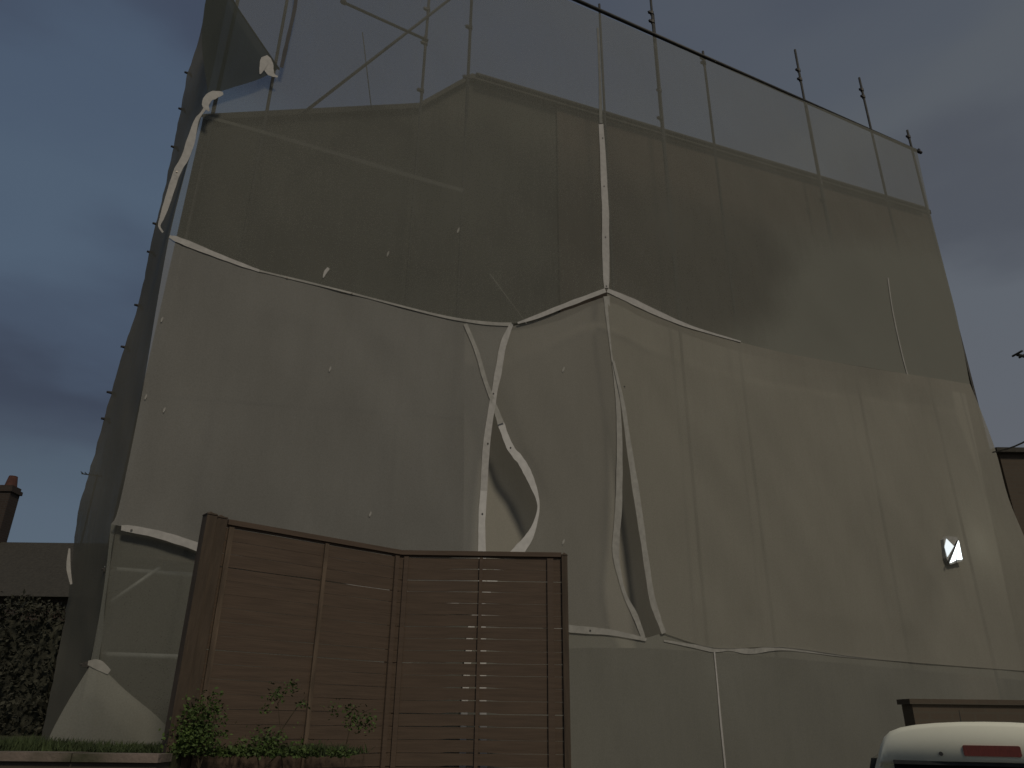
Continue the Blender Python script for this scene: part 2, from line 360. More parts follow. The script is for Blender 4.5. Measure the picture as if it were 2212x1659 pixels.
# ------------------------------------------------------------ fence: two lap panels meeting at a flat angle
fence = thing('garden_fence', 'dark brown timber fence of two slatted panels standing in front of the netting', 'fence', (fm.x, fm.y, LAWN))
ZT = EYE + HF
FB = BED
def panel(a, b, seed, battens):
    a = Vector((a.x, a.y, 0)); b = Vector((b.x, b.y, 0)); d = (b - a); Ln = d.length; d.normalize(); nrm = Vector((d.y, -d.x, 0))  # toward the camera
    if nrm.y > 0: nrm = -nrm
    rr = random.Random(seed); z = FB + 0.06; mb = MB(); pitch = 0.1085; top = ZT - 0.035
    zs = []
    while z < top - 0.02: zs.append(z); z += pitch
    for i, z in enumerate(zs):
        gap = rr.choice([0.002, 0.003, 0.005, 0.007, 0.003]); h = pitch - gap
        if z + h > top: h = top - z
        segs = 24; warp = rr.uniform(-1, 1)
        for s_ in range(segs):                     # slightly warped board
            t0, t1 = s_ / segs, (s_ + 1) / segs
            f0 = 0.004 * noise.noise(Vector((t0 * 3, i, seed))); f1 = 0.004 * noise.noise(Vector((t1 * 3, i, seed)))
            if seed == 12:               # shrunken boards in the middle of the right panel
                for q in (0, 1):
                    tq = (t0, t1)[q]; e_ = 0.0085 * sm(0.28, 0.34, tq) * (1 - sm(0.56, 0.64, tq)) * (1 if i < 13 else 0.5)
                    if q: f1 += e_
                    else: f0 += e_
            o0 = 0.006 * noise.noise(Vector((t0 * 2, i + 9, seed))); o1 = 0.006 * noise.noise(Vector((t1 * 2, i + 9, seed)))
            p0 = a + d * (Ln * t0) + nrm * o0; p1 = a + d * (Ln * t1) + nrm * o1
            th = nrm * 0.005
            v = [p0 + th + Vector((0, 0, z + f0)), p1 + th + Vector((0, 0, z + f1)), p1 + th + Vector((0, 0, z + h + f1 * .12)), p0 + th + Vector((0, 0, z + h + f0 * .12)),
                 p0 - th + Vector((0, 0, z + f0)), p1 - th + Vector((0, 0, z + f1)), p1 - th + Vector((0, 0, z + h + f1 * .12)), p0 - th + Vector((0, 0, z + h + f0 * .12))]
            mb.add(v, [(0, 1, 2, 3), (5, 4, 7, 6), (4, 5, 1, 0), (3, 2, 6, 7)])
    mb.build('slat_panel', M['wood'], fence)
    for zc in (ZT - 0.025, FB + 0.03):
        mb = MB(); mb.box(a + d * Ln / 2 + Vector((0, 0, zc)) + nrm * 0.008, d * (Ln / 2), nrm * 0.022, Vector((0, 0, 0.022))); mb.build('rail', M['wood'], fence)
    for t, wd, mm_ in battens:
        mb = MB(); mb.box(a + d * (Ln * t) + nrm * 0.022 + Vector((0, 0, (FB + ZT) / 2 - 0.02)), d * wd, nrm * 0.010, Vector((0, 0, (ZT - FB) / 2 - 0.045)))
        mb.build('batten', mm_, fence)
    return d, nrm
d1, n1 = panel(fl, fm, 11, [(0.02, 0.022, M['wood_pale']), (0.53, 0.018, M['wood_pale']), (0.965, 0.022, M['wood'])])
d2, n2 = panel(fm, fr, 12, [(0.035, 0.022, M['wood']), (0.50, 0.016, M['wood']), (0.93, 0.03, M['wood'])])
def post(p, wd, dd, d, nrm, top, m):
    mb = MB(); c = Vector((p.x, p.y, (FB - 0.2 + top) / 2)); hz = (top - FB + 0.2) / 2
    mb.box(c, d * wd, nrm * dd, Vector((0, 0, hz)))
    q = Vector((p.x, p.y, top)); s = 1.12
    v = [q + d * wd * s * i + nrm * dd * s * j for i, j in ((-1, -1), (1, -1), (1, 1), (-1, 1))] + [q + Vector((0, 0, 0.025))]
    mb.add([x - Vector((0, 0, 0.012)) if i < 4 else x for i, x in enumerate(v)], [(0, 1, 4), (1, 2, 4), (2, 3, 4), (3, 0, 4), (3, 2, 1, 0)])
    mb.build('post', m, fence)
post(fl - d1 * 0.065, 0.045, 0.05, d1, n1, ZT + 0.005, M['wood_dark'])
post(fl - d1 * 0.16 + n1 * 0.02, 0.043, 0.05, d1, n1, ZT + 0.012, M['wood_dark'])
post(fm + n1 * -0.055, 0.045, 0.045, d1, n1, ZT - 0.03, M['wood_dark'])
post(fr + d2 * 0.03, 0.028, 0.04, d2, n2, ZT - 0.02, M['wood_dark'])

# ------------------------------------------------------------ house behind the netting
house = thing('house', 'large dark brick house wrapped in scaffold netting, seen dimly through it', 'house', fac(2, 5, 0))
HW = 2.0
outline = [(436, 268), (900, 241), (1015, 176), (2005, 466)]
tops = [uz(onf(x, y, HW)) for x, y in outline]
u_mid = uz(onf(1210, 900, HW))[0]
pts = [fac(tops[0][0], HW, 0)] + [fac(u, HW, z) for u, z in tops] + [fac(tops[-1][0], HW, 0)]
# left part (rendered) up to the step in the wall, right part (brick)
def zline(u):
    for (a, za), (b, zb) in zip(tops, tops[1:]):
        if a <= u <= b: return za + (zb - za) * (u - a) / (b - a)
    return tops[-1][1]
lp = [fac(tops[0][0], HW, 0)] + [fac(u, HW, z) for u, z in tops[:3]] + [fac(u_mid, HW, zline(u_mid)), fac(u_mid, HW, 0)]
mb = MB(); mb.prism(lp, EN * 7.5); mb.build('wall', M['render'], house)
rp = [fac(u_mid + 0.004, HW - 0.06, 0), fac(u_mid + 0.004, HW - 0.06, zline(u_mid) - 0.0), fac(tops[3][0], HW - 0.06, tops[3][1]), fac(tops[3][0], HW - 0.06, 0)]
mb = MB(); mb.prism(rp, EN * 7.5); mb.build('wall', M['brick'], house)
# roof: slabs following the top line with an eaves overhang, plus pitched slopes behind
mb = MB()
for (a, za), (b, zb) in zip(tops, tops[1:]):
    mb.prism([fac(a, HW - 0.10, za + 0.004), fac(b, HW - 0.10, zb + 0.004), fac(b, HW - 0.10, zb + 0.12), fac(a, HW - 0.10, za + 0.12)], EN * 7.7)
u3, z3 = tops[3]; u2, z2 = tops[2]
mb.prism([fac(u2 + 0.1, HW + 0.3, z2 + 0.124), fac(u2 + 0.1, HW + 7.2, z2 + 0.124), fac(u2 + 1.0, HW + 3.8, z2 + 2.0)], ED * 0.01)
mb.add([fac(u2 + 0.1, HW + 0.3, z2 + .124), fac(u3 - 0.1, HW + 0.3, z3 + .124), fac(u3 - 1.5, HW + 3.8, z3 + 2), fac(u2 + 1.5, HW + 3.8, z2 + 2), fac(u2 + 0.1, HW + 7.2, z2 + .124), fac(u3 - 0.1, HW + 7.2, z3 + .124)],
       [(0, 1, 2, 3), (1, 5, 2), (5, 4, 3, 2), (4, 0, 3)])
mb.build('roof', M['roof_lead'], house)
mb = MB(); mb.tube([fac(u2 + 0.05, HW - 0.19, z2 + 0.02), fac(u3 - 0.35, HW - 0.19, z3 + (z2 - z3) * 0.35 / (u3 - u2) + 0.02)], 0.045, 10); mb.build('gutter', M['roof_lead'], house)

# ------------------------------------------------------------ scaffold
scaf = thing('scaffold', 'tall tube scaffold round the house, its post ends sticking up above the net top', 'scaffold', fac(0, 0.6, 0))
TR = 0.0242
def coupler(p, axis, parent, s=1.0):
    mb = MB(); axis = axis.normalized()
    mb.tube([p - axis * 0.035 * s, p + axis * 0.035 * s], 0.036 * s, 10)
    sd_ = axis.cross(EN)
    if sd_.length < .1: sd_ = ED.copy()
    sd_.normalize()
    mb.box(p + sd_ * 0.05 * s, sd_ * 0.03 * s, EN * 0.022, axis * 0.022 * s)
    mb.tube([p + sd_ * 0.05 * s, p + sd_ * 0.10 * s], 0.009, 6)
    mb.build('coupler', M['clamp'], parent)
def standard(px, py, wv, ztop_px=None, cps=()):
    p = onf(px, py, wv); q = onf(*ztop_px, wv) if ztop_px else None
    zt = q.z if q else p.z
    mb = MB(); mb.tube([(p.x, p.y, 0.03), (p.x, p.y, zt)], TR, 12); mb.tube([(p.x, p.y, 0.0), (p.x, p.y, 0.03)], 0.08, 10)
    o = mb.build('standard', M['tube'], scaf, True)
    for c in cps:
        z = onf(px, c, wv).z; coupler(Vector((p.x, p.y, z)), Vector((0, 0, 1)), o)
    return p
def pole(a, b, wa, wb, cps=True, name='ledger', r=TR, m='tube'):
    A = onf(*a, wa); B = onf(*b, wb); mb = MB(); mb.tube([A, B], r, 12); o = mb.build(name, M[m], scaf, True)
    if cps:
        for q in (A, B): coupler(q + (B - A).normalized() * (0.06 if q is A else -0.06), B - A, o)
    return o
# front row (the net hangs on it) and back row
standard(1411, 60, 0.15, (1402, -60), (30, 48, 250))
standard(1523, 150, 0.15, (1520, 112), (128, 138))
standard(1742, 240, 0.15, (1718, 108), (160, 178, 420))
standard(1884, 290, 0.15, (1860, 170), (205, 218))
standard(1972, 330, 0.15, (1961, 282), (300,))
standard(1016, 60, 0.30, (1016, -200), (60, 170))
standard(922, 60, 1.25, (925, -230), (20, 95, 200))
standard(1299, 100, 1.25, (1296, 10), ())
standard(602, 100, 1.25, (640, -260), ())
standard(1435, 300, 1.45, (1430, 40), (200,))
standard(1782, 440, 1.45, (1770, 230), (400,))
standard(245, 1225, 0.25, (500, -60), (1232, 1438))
# ledgers along the facade
pole((1222, -10), (1990, 330), 0.06, 0.06, True, 'ledger', 0.034)
pole((560, -210), (1222, -6), 0.12, 0.12, False)
pole((205, 1413), (905, 1436), 0.22, 0.22, m='tube_lit')
pole((225, 1228), (1205, 1300), 0.26, 0.26, m='tube_lit')
pole((240, 1300), (345, 1226), 0.24, 0.24, False, 'brace', 0.02, 'tube_lit')
pole((250, 1196), (900, 1262), 0.9, 0.9, False)
pole((330, 855), (1010, 905), 0.8, 0.8, False)
# braces seen against the sky
pole((645, 252), (985, -12), 1.2, 1.2, False, 'brace')
pole((735, 2), (925, 88), 0.9, 0.9, True, 'brace')
pole((497, -6), (603, 150), 0.5, 0.5, False, 'brace', 0.012)
pole((783, 70), (803, 240), 1.4, 1.4, False, 'brace', 0.008)
pole((1058, 592), (1132, 692), 0.02, 0.02, False, 'guy_rope', 0.007, 'rope')
pole((1132, 692), (1250, 840), 0.02, 0.10, False, 'guy_rope', 0.006, 'rope')
# board platforms
for (a, b) in (((258, 1205), (900, 1255)),):
    A = onf(*a, 0.35); B = onf(*b, 0.35); d = Vector(((B - A).x, (B - A).y, 0)).normalized(); mb = MB(); zc = (A.z + B.z) / 2
    for k in range(4):
        q0 = Vector((A.x, A.y, zc)) + EN * (0.235 * k); q1 = Vector((B.x, B.y, zc)) + EN * (0.235 * k)
        mb.box((q0 + q1) / 2, (q1 - q0) / 2, EN * 0.112, Vector((0, 0, 0.019)))
    mb.build('board_platform', M['board'], scaf)

# ------------------------------------------------------------ netting
midL = [(365, 510), (470, 552), (560, 585), (690, 616), (800, 644), (950, 682), (1105, 700)]
midR = [(1105, 700), (1200, 668), (1310, 625), (1400, 665), (1500, 708), (1640, 750), (1780, 778), (1900, 798), (2095, 830)]
def d_up(x, y):  # doubled net at the right, with glare put into the cover too
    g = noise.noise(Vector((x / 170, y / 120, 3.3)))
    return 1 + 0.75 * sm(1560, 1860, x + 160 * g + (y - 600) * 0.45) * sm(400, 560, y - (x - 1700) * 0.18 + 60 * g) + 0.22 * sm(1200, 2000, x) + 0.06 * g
def d_lo(x, y):  # lamp light growing to the right put into the cover; rest random
    return 1 + 0.10 * sm(1400, 2100, x) + 0.10 * noise.noise(Vector((x / 210, y / 260, 8.1))) + 0.05 * noise.noise(Vector((x / 60, y / 200, 1.1)))
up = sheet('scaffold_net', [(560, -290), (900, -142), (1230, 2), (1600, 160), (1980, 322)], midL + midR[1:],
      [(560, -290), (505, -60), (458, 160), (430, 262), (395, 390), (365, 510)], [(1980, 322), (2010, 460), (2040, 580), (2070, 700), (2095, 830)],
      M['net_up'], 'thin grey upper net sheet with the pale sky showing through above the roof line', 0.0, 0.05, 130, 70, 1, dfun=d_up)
lowseam = [(240, 1132), (340, 1153), (450, 1188), (620, 1228), (760, 1258), (865, 1276), (1043, 1318)]
R7 = [(1105, 700, 8), (1087, 745, 14), (1077, 800, 14), (1064, 870, 13), (1051, 960, 15), (1045, 1060, 15), (1041, 1120, 15), (1041, 1190, 16), (1042, 1400, 15), (1045, 1660, 15), (1046, 1720, 15)]
R8 = [(1005, 700, 8), (1030, 760, 9), (1048, 822, 9), (1066, 870, 10), (1082, 915, 14), (1102, 966, 15), (1128, 1000, 17), (1150, 1045, 14), (1163, 1090, 5), (1156, 1130, 9), (1141, 1163, 18), (1118, 1192, 24), (1085, 1228, 22), (1062, 1256, 20), (1022, 1340, 14), (1013, 1400, 14), (1005, 1500, 14), (1000, 1600, 14), (998, 1720, 14)]
R5 = [(1310, 640, 14), (1315, 700, 9), (1325, 780, 8), (1334, 860, 9), (1338, 940, 12), (1338, 1020, 13), (1336, 1100, 15), (1330, 1190, 14), (1340, 1250, 9), (1352, 1290, 8), (1372, 1330, 12), (1390, 1378, 8)]
R6 = [(1325, 780, 5), (1345, 870, 8), (1358, 960, 11), (1372, 1050, 14), (1384, 1130, 13), (1397, 1220, 12), (1408, 1290, 13), (1420, 1330, 12), (1434, 1368, 9)]
low = sheet('scaffold_net', midL, lowseam, [(365, 510), (342, 640), (305, 860), (258, 1090), (240, 1132)], [p[:2] for p in R7[:8]] + [(1043, 1318)],
      M['net_low'], 'dense grey net sheet left of the hanging white tape, above the fence', -0.03, 0.07, 80, 60, 2, dfun=d_lo)
mid = sheet('scaffold_net', [(1005, 700), (1105, 700), (1200, 668), (1310, 625)], [(1016, 1372), (1225, 1358), (1310, 1365), (1390, 1378)], [p[:2] for p in R8[:15]] + [(1016, 1372)], [p[:2] for p in R5],
      M['net_mid'], 'narrow brown-grey net sheet between the two pairs of hanging tapes', -0.01, 0.05, 40, 60, 3, dfun=d_lo)
rgt = sheet('scaffold_net', midR[2:], [(1434, 1368), (1545, 1400), (1690, 1398), (1900, 1425), (2290, 1455)],
      [(1310, 625), (1318, 720), (1325, 780)] + [p[:2] for p in R6[1:]], [(2095, 830), (2148, 965), (2180, 1080), (2235, 1220), (2290, 1455)],
      M['net_right'], 'wide warm grey net sheet on the right, behind the light car', -0.02, 0.08, 90, 70, 4, dfun=d_lo)
skr = sheet('scaffold_net', [(1016, 1372), (1225, 1358), (1390, 1378), (1434, 1368), (1545, 1402), (1690, 1400), (1900, 1425), (2290, 1455)], [(990, 1900), (1500, 1880), (2450, 1850)],
      [(1016, 1372), (1005, 1640), (990, 1900)], [(2290, 1455), (2450, 1850)], M['net_skirt'], 'bottom net sheet hanging to the ground between the fence and the car', 0.0, 0.05, 80, 30, 5)
skl = sheet('scaffold_net', [(240, 1132), (340, 1153), (450, 1188), (620, 1228), (760, 1258), (865, 1276), (1043, 1318)], [(150, 1640), (600, 1640), (1046, 1660)],
      [(240, 1132), (215, 1330), (150, 1640)], [(1043, 1318), (1044, 1480), (1046, 1660)], M['net_thin'], 'thin bottom net sheet left of the fence with scaffold tubes behind it', 0.05, 0.03, 60, 30, 6)
inner = sheet('scaffold_net', [(1004, 716), (1110, 714), (1215, 690), (1310, 652), (1410, 696), (1640, 772), (1900, 818), (2085, 850)], [(1000, 1420), (1400, 1400), (2215, 1470)], [(1004, 716), (1000, 1420)], [(2085, 850), (2215, 1470)],
      M['net_inner'], 'darker inner net sheet seen through the gaps between the hanging tapes', 0.42, 0.05, 40, 40, 14)
tri = sheet('scaffold_net', [(196, 1436), (205, 1432), (216, 1436)], [(92, 1632), (240, 1636), (392, 1606)], [(196, 1436), (150, 1510), (112, 1580), (92, 1632)], [(216, 1436), (270, 1490), (340, 1548), (392, 1606)],
      M['net_skirt'], 'triangular flap of net spread out on the grass at the left corner', -0.25, 0.05, 30, 30, 7)
# return of the net round the left corner: front edge on the corner line, back edge 1.6 m in
fr_e = catmull([(560, -290), (505, -60), (458, 160), (432, 262), (396, 390), (366, 512), (342, 640), (305, 860), (258, 1100), (236, 1240), (214, 1440), (190, 1640)], 6)
bk_e = catmull([(478, -290), (445, 0), (428, 90), (405, 160), (388, 250), (353, 420), (333, 496), (298, 660), (268, 752), (240, 850), (196, 1010), (168, 1110), (150, 1270), (128, 1400), (80, 1640)], 6)
v, f = [], []; nj, ni = 150, 8
for j in range(nj + 1):
    a = polyat(fr_e, j / nj); b = polyat(bk_e, j / nj)
    for i in range(ni + 1):
        s_ = i / ni
        x, y = a[0] + (b[0] - a[0]) * s_, a[1] + (b[1] - a[1]) * s_
        if i == ni: x += 2.5 * noise.noise(Vector((j * 0.5, 0, 3)))
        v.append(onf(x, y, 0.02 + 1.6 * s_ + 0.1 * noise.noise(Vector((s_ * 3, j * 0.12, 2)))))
for j in range(nj):
    for i in range(ni):
        a = j * (ni + 1) + i; f.append((a, a + 1, a + ni + 2, a + ni + 1))
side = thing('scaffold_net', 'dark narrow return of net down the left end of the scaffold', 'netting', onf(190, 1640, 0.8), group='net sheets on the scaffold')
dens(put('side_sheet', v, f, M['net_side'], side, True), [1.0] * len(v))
for (x, y) in ((404, 158), (391, 236), (375, 318), (336, 484), (324, 545), (297, 660), (268, 750), (238, 848), (226, 905)):
    c = onf(x + 2, y, 1.62); mb = MB(); mb.tube([c - ED * 0.05, c + ED * 0.03, c + ED * 0.06 + Vector((0, 0, -.05))], [0.014, 0.024, 0.014], 8); mb.build('tie', M['clamp'], side, True)
# doubled fold at the upper left, its shade put into a darker net colour
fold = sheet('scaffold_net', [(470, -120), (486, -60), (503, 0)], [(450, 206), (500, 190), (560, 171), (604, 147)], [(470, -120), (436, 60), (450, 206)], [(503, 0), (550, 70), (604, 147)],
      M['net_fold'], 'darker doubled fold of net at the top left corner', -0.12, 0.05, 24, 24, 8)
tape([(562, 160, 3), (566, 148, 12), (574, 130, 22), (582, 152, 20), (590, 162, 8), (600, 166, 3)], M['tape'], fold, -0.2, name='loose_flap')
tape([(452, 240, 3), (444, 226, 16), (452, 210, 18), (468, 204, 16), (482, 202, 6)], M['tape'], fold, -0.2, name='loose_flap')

# hem tapes
T, TD, TW = M['tape'], M['tape_dim'], M['tape_white']
tape([(452, 222, 8), (436, 244, 6), (424, 262, 10), (412, 305, 18), (400, 340, 17), (384, 368, 16), (372, 402, 15), (360, 440, 14), (350, 470, 10), (344, 488, 5), (352, 502, 4)], T, up, -0.12, eyelets=((382, 371),), seed=1)
tape([(1291, 60, 4), (1295, 150, 5), (1298, 266, 7)], M['tape_grey'], up, -0.12, seed=22)
tape([(1298, 268, 10), (1302, 330, 12), (1305, 400, 14), (1308, 460, 15), (1308, 510, 15), (1309, 570, 15), (1310, 622, 11)], T, up, -0.12, eyelets=((1302, 298), (1305, 402), (1308, 512), (1310, 618)), seed=2)
tape([(430, 248, 6), (560, 283, 7), (720, 330, 8), (860, 372, 9), (1000, 412, 8)], M['tape_grey'], scaf, 0.10, name='toe_strap', seed=3)
tape([(366, 511, 6), (385, 518, 12), (420, 532, 13), (470, 552, 10), (520, 571, 8), (560, 585, 5)], T, low, -0.07, seed=4)
tape([(560, 585, 4), (690, 616, 4), (800, 644, 4), (950, 682, 5), (1040, 697, 7), (1105, 701, 8)], TD, low, -0.07, eyelets=((620, 600), (760, 634)), seed=4)
tape(R7[:6], T, low, -0.07, eyelets=((1054, 958), (1066, 850)), seed=5); tape(R7[5:], TW, low, -0.07, eyelets=((1042, 1110),), seed=5)
tape([(262, 1140, 12), (285, 1143, 15), (340, 1154, 17), (400, 1172, 18), (450, 1189, 18), (540, 1212, 12), (620, 1230, 10), (760, 1259, 9), (865, 1278, 9), (1043, 1320, 9)], T, low, -0.07, eyelets=((284, 1145),), seed=6)
tape(R8[:5], TD, low, -0.085, seed=7, lift=0.0); tape(R8[4:], TW, mid, -0.085, eyelets=((1103, 967),), seed=7, lift=0.0, k=10)
tape([(1118, 698, 4), (1160, 684, 9), (1210, 664, 10), (1260, 645, 10), (1308, 627, 9)], T, mid, -0.05, seed=8)
tape(R5, TD, mid, -0.045, seed=9, eyelets=((1349, 835),))
tape([(1012, 1320, 8), (1130, 1340, 9), (1222, 1357, 16), (1310, 1365, 13), (1360, 1374, 10), (1396, 1382, 7)], TD, mid, -0.05, seed=12, eyelets=((1275, 1362),))
tape(R6, TD, rgt, -0.07, seed=10)
tape([(1312, 627, 9), (1360, 648, 12), (1410, 672, 12), (1470, 698, 8), (1520, 715, 5), (1600, 738, 3)], T, rgt, -0.06, seed=11)
tape([(1434, 1384, 4), (1500, 1396, 8), (1540, 1402, 14), (1575, 1400, 12), (1620, 1407, 12), (1680, 1400, 10), (1740, 1404, 10), (1830, 1416, 8), (1960, 1428, 5)], TD, skr, -0.05, seed=13)
tape([(1543, 1408, 3), (1549, 1470, 3), (1557, 1560, 4), (1566, 1650, 4), (1570, 1700, 4)], T, skr, -0.05, name='hanging_cord', seed=14)
tape([(1918, 600, 2.5), (1930, 680, 2.5), (1955, 790, 2.5), (1978, 862, 2)], TD, up, -0.13, name='hanging_cord', seed=15)
tape([(698, 600, 2), (703, 588, 7), (710, 579, 6)], T, up, -0.12, name='tie', seed=16)
tape([(190, 1432, 10), (212, 1436, 22), (236, 1452, 12)], TD, tri, -0.32, name='bunched_top', seed=17)
tape([(150, 1185, 4), (148, 1225, 9), (154, 1262, 5)], T, side, 1.3, name='loose_flap', seed=18)
# loose bits of cut tie scattered on the sheets
for (x, y, par) in ((355, 885, low), (315, 857, low), (713, 797, low), (838, 548, up), (990, 497, up), (1217, 798, mid), (1217, 1170, mid), (800, 1110, low), (350, 690, low)):
    tape([(x - 2, y + 6, 2), (x, y, 4), (x + 2, y - 5, 2)], TD, par, -0.10, name='tie', seed=x)
# black strap hanging in front of the net at the top left
st = tape([(644, -60, 8), (638, 10, 8), (625, 70, 8), (616, 110, 9), (608, 146, 8)], M['strap'], up, -0.16, name='strap', seed=19, flat=False)

# ------------------------------------------------------------ lit lamp behind the net on the right
lp_ = onf(2062, 1192, -0.12)
lamp = thing('work_lamp', 'bright white work lamp shining through the net on the right, crossed by a tube', 'lamp', lp_)
def LQ(x, y, wv): return onf(x, y, wv)
mb = MB(); mb.prism([LQ(2044, 1205, -0.10), LQ(2038, 1165, -0.10), LQ(2046, 1158, -0.10), LQ(2068, 1160, -0.10), LQ(2080, 1212, -0.10), LQ(2052, 1220, -0.10)], EN * 0.06)
mb.build('housing', M['tape_dim'], lamp)
mb = MB(); mb.prism([LQ(2052, 1216, -.104), LQ(2056, 1206, -.104), LQ(2070, 1168, -.104), LQ(2078, 1208, -.104), LQ(2066, 1209, -.104)], EN * -0.008)
mb.build('lens', emit('lamp_white', (0.85, 0.95, 1.0), 3.0), lamp)
mb = MB(); mb.prism([LQ(2046, 1203, -.104), LQ(2040, 1182, -.104), LQ(2044, 1164, -.104), LQ(2060, 1180, -.104)], EN * -0.008)
mb.build('lens', emit('lamp_dim', (0.7, 0.8, 0.86), 0.9), lamp)
mb = MB(); mb.tube([LQ(2048, 1216, -.13), LQ(2068, 1168, -.13)], 0.012, 8); mb.build('bracket', M['trim'], lamp)
mb = MB(); mb.tube([LQ(2066, 1186, -.13), LQ(2066, 1216, -.13)], 0.006, 8); mb.build('bracket', M['trim'], lamp)
ld = bpy.data.lights.new('lamp_glow', 'POINT'); ld.energy = 9; ld.color = (0.95, 0.95, 0.80); ld.shadow_soft_size = 0.15
lo = bpy.data.objects.new('lamp_glow', ld); C.objects.link(lo)
lo.location = onf(2066, 1190, 0.9)
bpy.context.view_layer.update(); lo.parent = lamp; lo.matrix_parent_inverse = lamp.matrix_world.inverted()

# ------------------------------------------------------------ shrubs in front of the fence
def leafy(mb, c, r, n, rr, sz=0.035):
    for i in range(n):
        p = Vector((rr.gauss(0, r * .55), rr.gauss(0, r * .35), rr.gauss(0, r * .5))) + c
        if p.z < LAWN: p.z = LAWN + rr.random() * 0.05
        a = Vector((rr.gauss(0, 1), rr.gauss(0, 1), rr.gauss(0, .7))).normalized(); b = a.cross(Vector((rr.gauss(0, 1), rr.gauss(0, 1), rr.gauss(0, 1)))).normalized()
        s = sz * rr.uniform(.5, 1.2)
        mb.add([p, p + a * s * .5 + b * s * .28, p + a * s, p + a * s * .5 - b * s * .28], [(0, 1, 2, 3)])
def shrub(name, label, clumps, stems, Y, seed):
    rr = random.Random(seed); b = ondepth(clumps[0][0], 1650, Y); root = thing(name, label, 'shrub', (b.x, b.y, LAWN))
    mb = MB()
    for (x, y, r, n) in clumps: leafy(mb, ondepth(x, y, Y), r, n, rr)
    mb.build('foliage', M['leaf'], root)
    mb = MB()
    for s in stems:
        P = [ondepth(x, y, Y + 0.02) for x, y in s]; mb.tube(P, [0.006 - 0.004 * i / (len(P) - 1) for i in range(len(P))], 5)
    mb.build('stem', M['stem'], root)
YS = fl.y - 0.16
shrub('shrub', 'leafy bright green shrub at the left foot of the fence',
      [(410, 1590, .14, 500), (432, 1540, .12, 320), (395, 1618, .10, 260), (450, 1600, .13, 320), (470, 1530, .05, 50), (440, 1575, .12, 300), (465, 1500, .04, 20)],
      [[(430, 1660), (425, 1600), (436, 1540), (440, 1508)], [(430, 1660), (405, 1610), (392, 1570)], [(430, 1660), (455, 1590), (470, 1530)]], YS, 5)
shrub('shrub', 'low green weeds along the fence foot right of the tall shrub',
      [(560, 1625, .14, 420), (520, 1640, .12, 300), (620, 1640, .14, 360), (590, 1600, .08, 120), (660, 1650, .12, 200), (480, 1645, .10, 200), (730, 1655, .10, 130)],
      [[(560, 1670), (556, 1630), (562, 1590)], [(560, 1670), (600, 1630), (622, 1600)]], YS + 0.1, 6)
shrub('shrub', 'thin sprig of dark leaves spread against the left fence panel',
      [(600, 1500, .08, 70), (630, 1485, .06, 50), (655, 1520, .05, 30), (575, 1530, .05, 26)], [[(610, 1670), (606, 1580), (600, 1520), (622, 1480)], [(606, 1580), (640, 1530), (660, 1505)]], YS + 0.22, 8)
shrub('shrub', 'small tuft of dark green leaves climbing the middle of the fence',
      [(760, 1545, .09, 110), (800, 1560, .06, 60), (720, 1530, .06, 40), (775, 1565, .07, 60)], [[(740, 1690), (748, 1610), (760, 1550), (805, 1530)]], YS + 0.42, 9)

# ------------------------------------------------------------ car, rear towards us
CY = 5.55
cc = ondepth(2138, 1600, CY); 
car = thing('parked_car', 'pale silver hatchback seen from behind at the bottom right, below the netting', 'car', (cc.x, CY, 0), R(-25))
rt = EYE + 0.06
# half section profiles (x half width, z) at stations along y from the tail
def section(y, pts): return [(x, y, z) for x, z in pts]
zk = rt
stations = [
 (0.00, [(0, .28), (.60, .28), (.76, .36), (.80, .60), (.80, .86), (.76, .98), (.70, 1.00), (.40, 1.005), (0, 1.01)]),
 (0.05, [(0, .22), (.66, .22), (.80, .34), (.84, .60), (.84, .88), (.80, 1.00), (.745, 1.06), (.42, 1.075), (0, 1.08)]),
 (0.20, [(0, .20), (.70, .20), (.82, .32), (.86, .60), (.86, .88), (.81, 1.02), (.72, zk - .34), (.50, zk - .20), (0, zk - .17)]),
 (0.30, [(0, .20), (.70, .20), (.82, .32), (.865, .60), (.865, .88), (.81, 1.02), (.735, zk - .22), (.55, zk - .05), (0, zk - .02)]),
 (0.55, [(0, .20), (.70, .20), (.82, .32), (.87, .60), (.87, .88), (.81, 1.02), (.725, zk - .21), (.54, zk - .035), (0, zk)]),
 (1.60, [(0, .20), (.70, .20), (.82, .32), (.875, .60), (.875, .88), (.81, 1.02), (.71, zk - .21), (.53, zk - .04), (0, zk - .005)]),
 (2.30, [(0, .20), (.70, .20), (.82, .32), (.875, .60), (.875, .88), (.81, 1.00), (.69, zk - .24), (.52, zk - .09), (0, zk - .05)]),
 (3.05, [(0, .20), (.70, .20), (.82, .32), (.87, .60), (.86, .84), (.80, .96), (.70, 1.00), (.42, 1.03), (0, 1.04)]),
 (3.70, [(0, .20), (.70, .20), (.80, .32), (.84, .55), (.82, .76), (.74, .86), (.64, .89), (.40, .91), (0, .92)]),
 (3.98, [(0, .26), (.60, .26), (.72, .34), (.76, .52), (.72, .66), (.66, .72), (.58, .74), (.36, .75), (0, .76)]),
]
v, f = [], []; n = len(stations[0][1]); ring = 2 * n - 2
for y, p in stations:
    v += [(x, y, z) for x, z in p] + [(-x, y, z) for x, z in p[-2:0:-1]]
for i in range(len(stations) - 1):
    for k in range(ring):
        a = i * ring + k; b = i * ring + (k + 1) % ring; f.append((a, b, b + ring, a + ring))
f.append(tuple(range(ring))[::-1]); f.append(tuple(range((len(stations) - 1) * ring, len(stations) * ring)))
me_v = [car.matrix_world @ Vector(q) for q in v]
body = put('body', me_v, f, M['paint'], car, True)
def cprt(name, mb, m, par=None, smooth=False):
    mb.v = [car.matrix_world @ q for q in mb.v]; return mb.build(name, m, par or car, smooth)
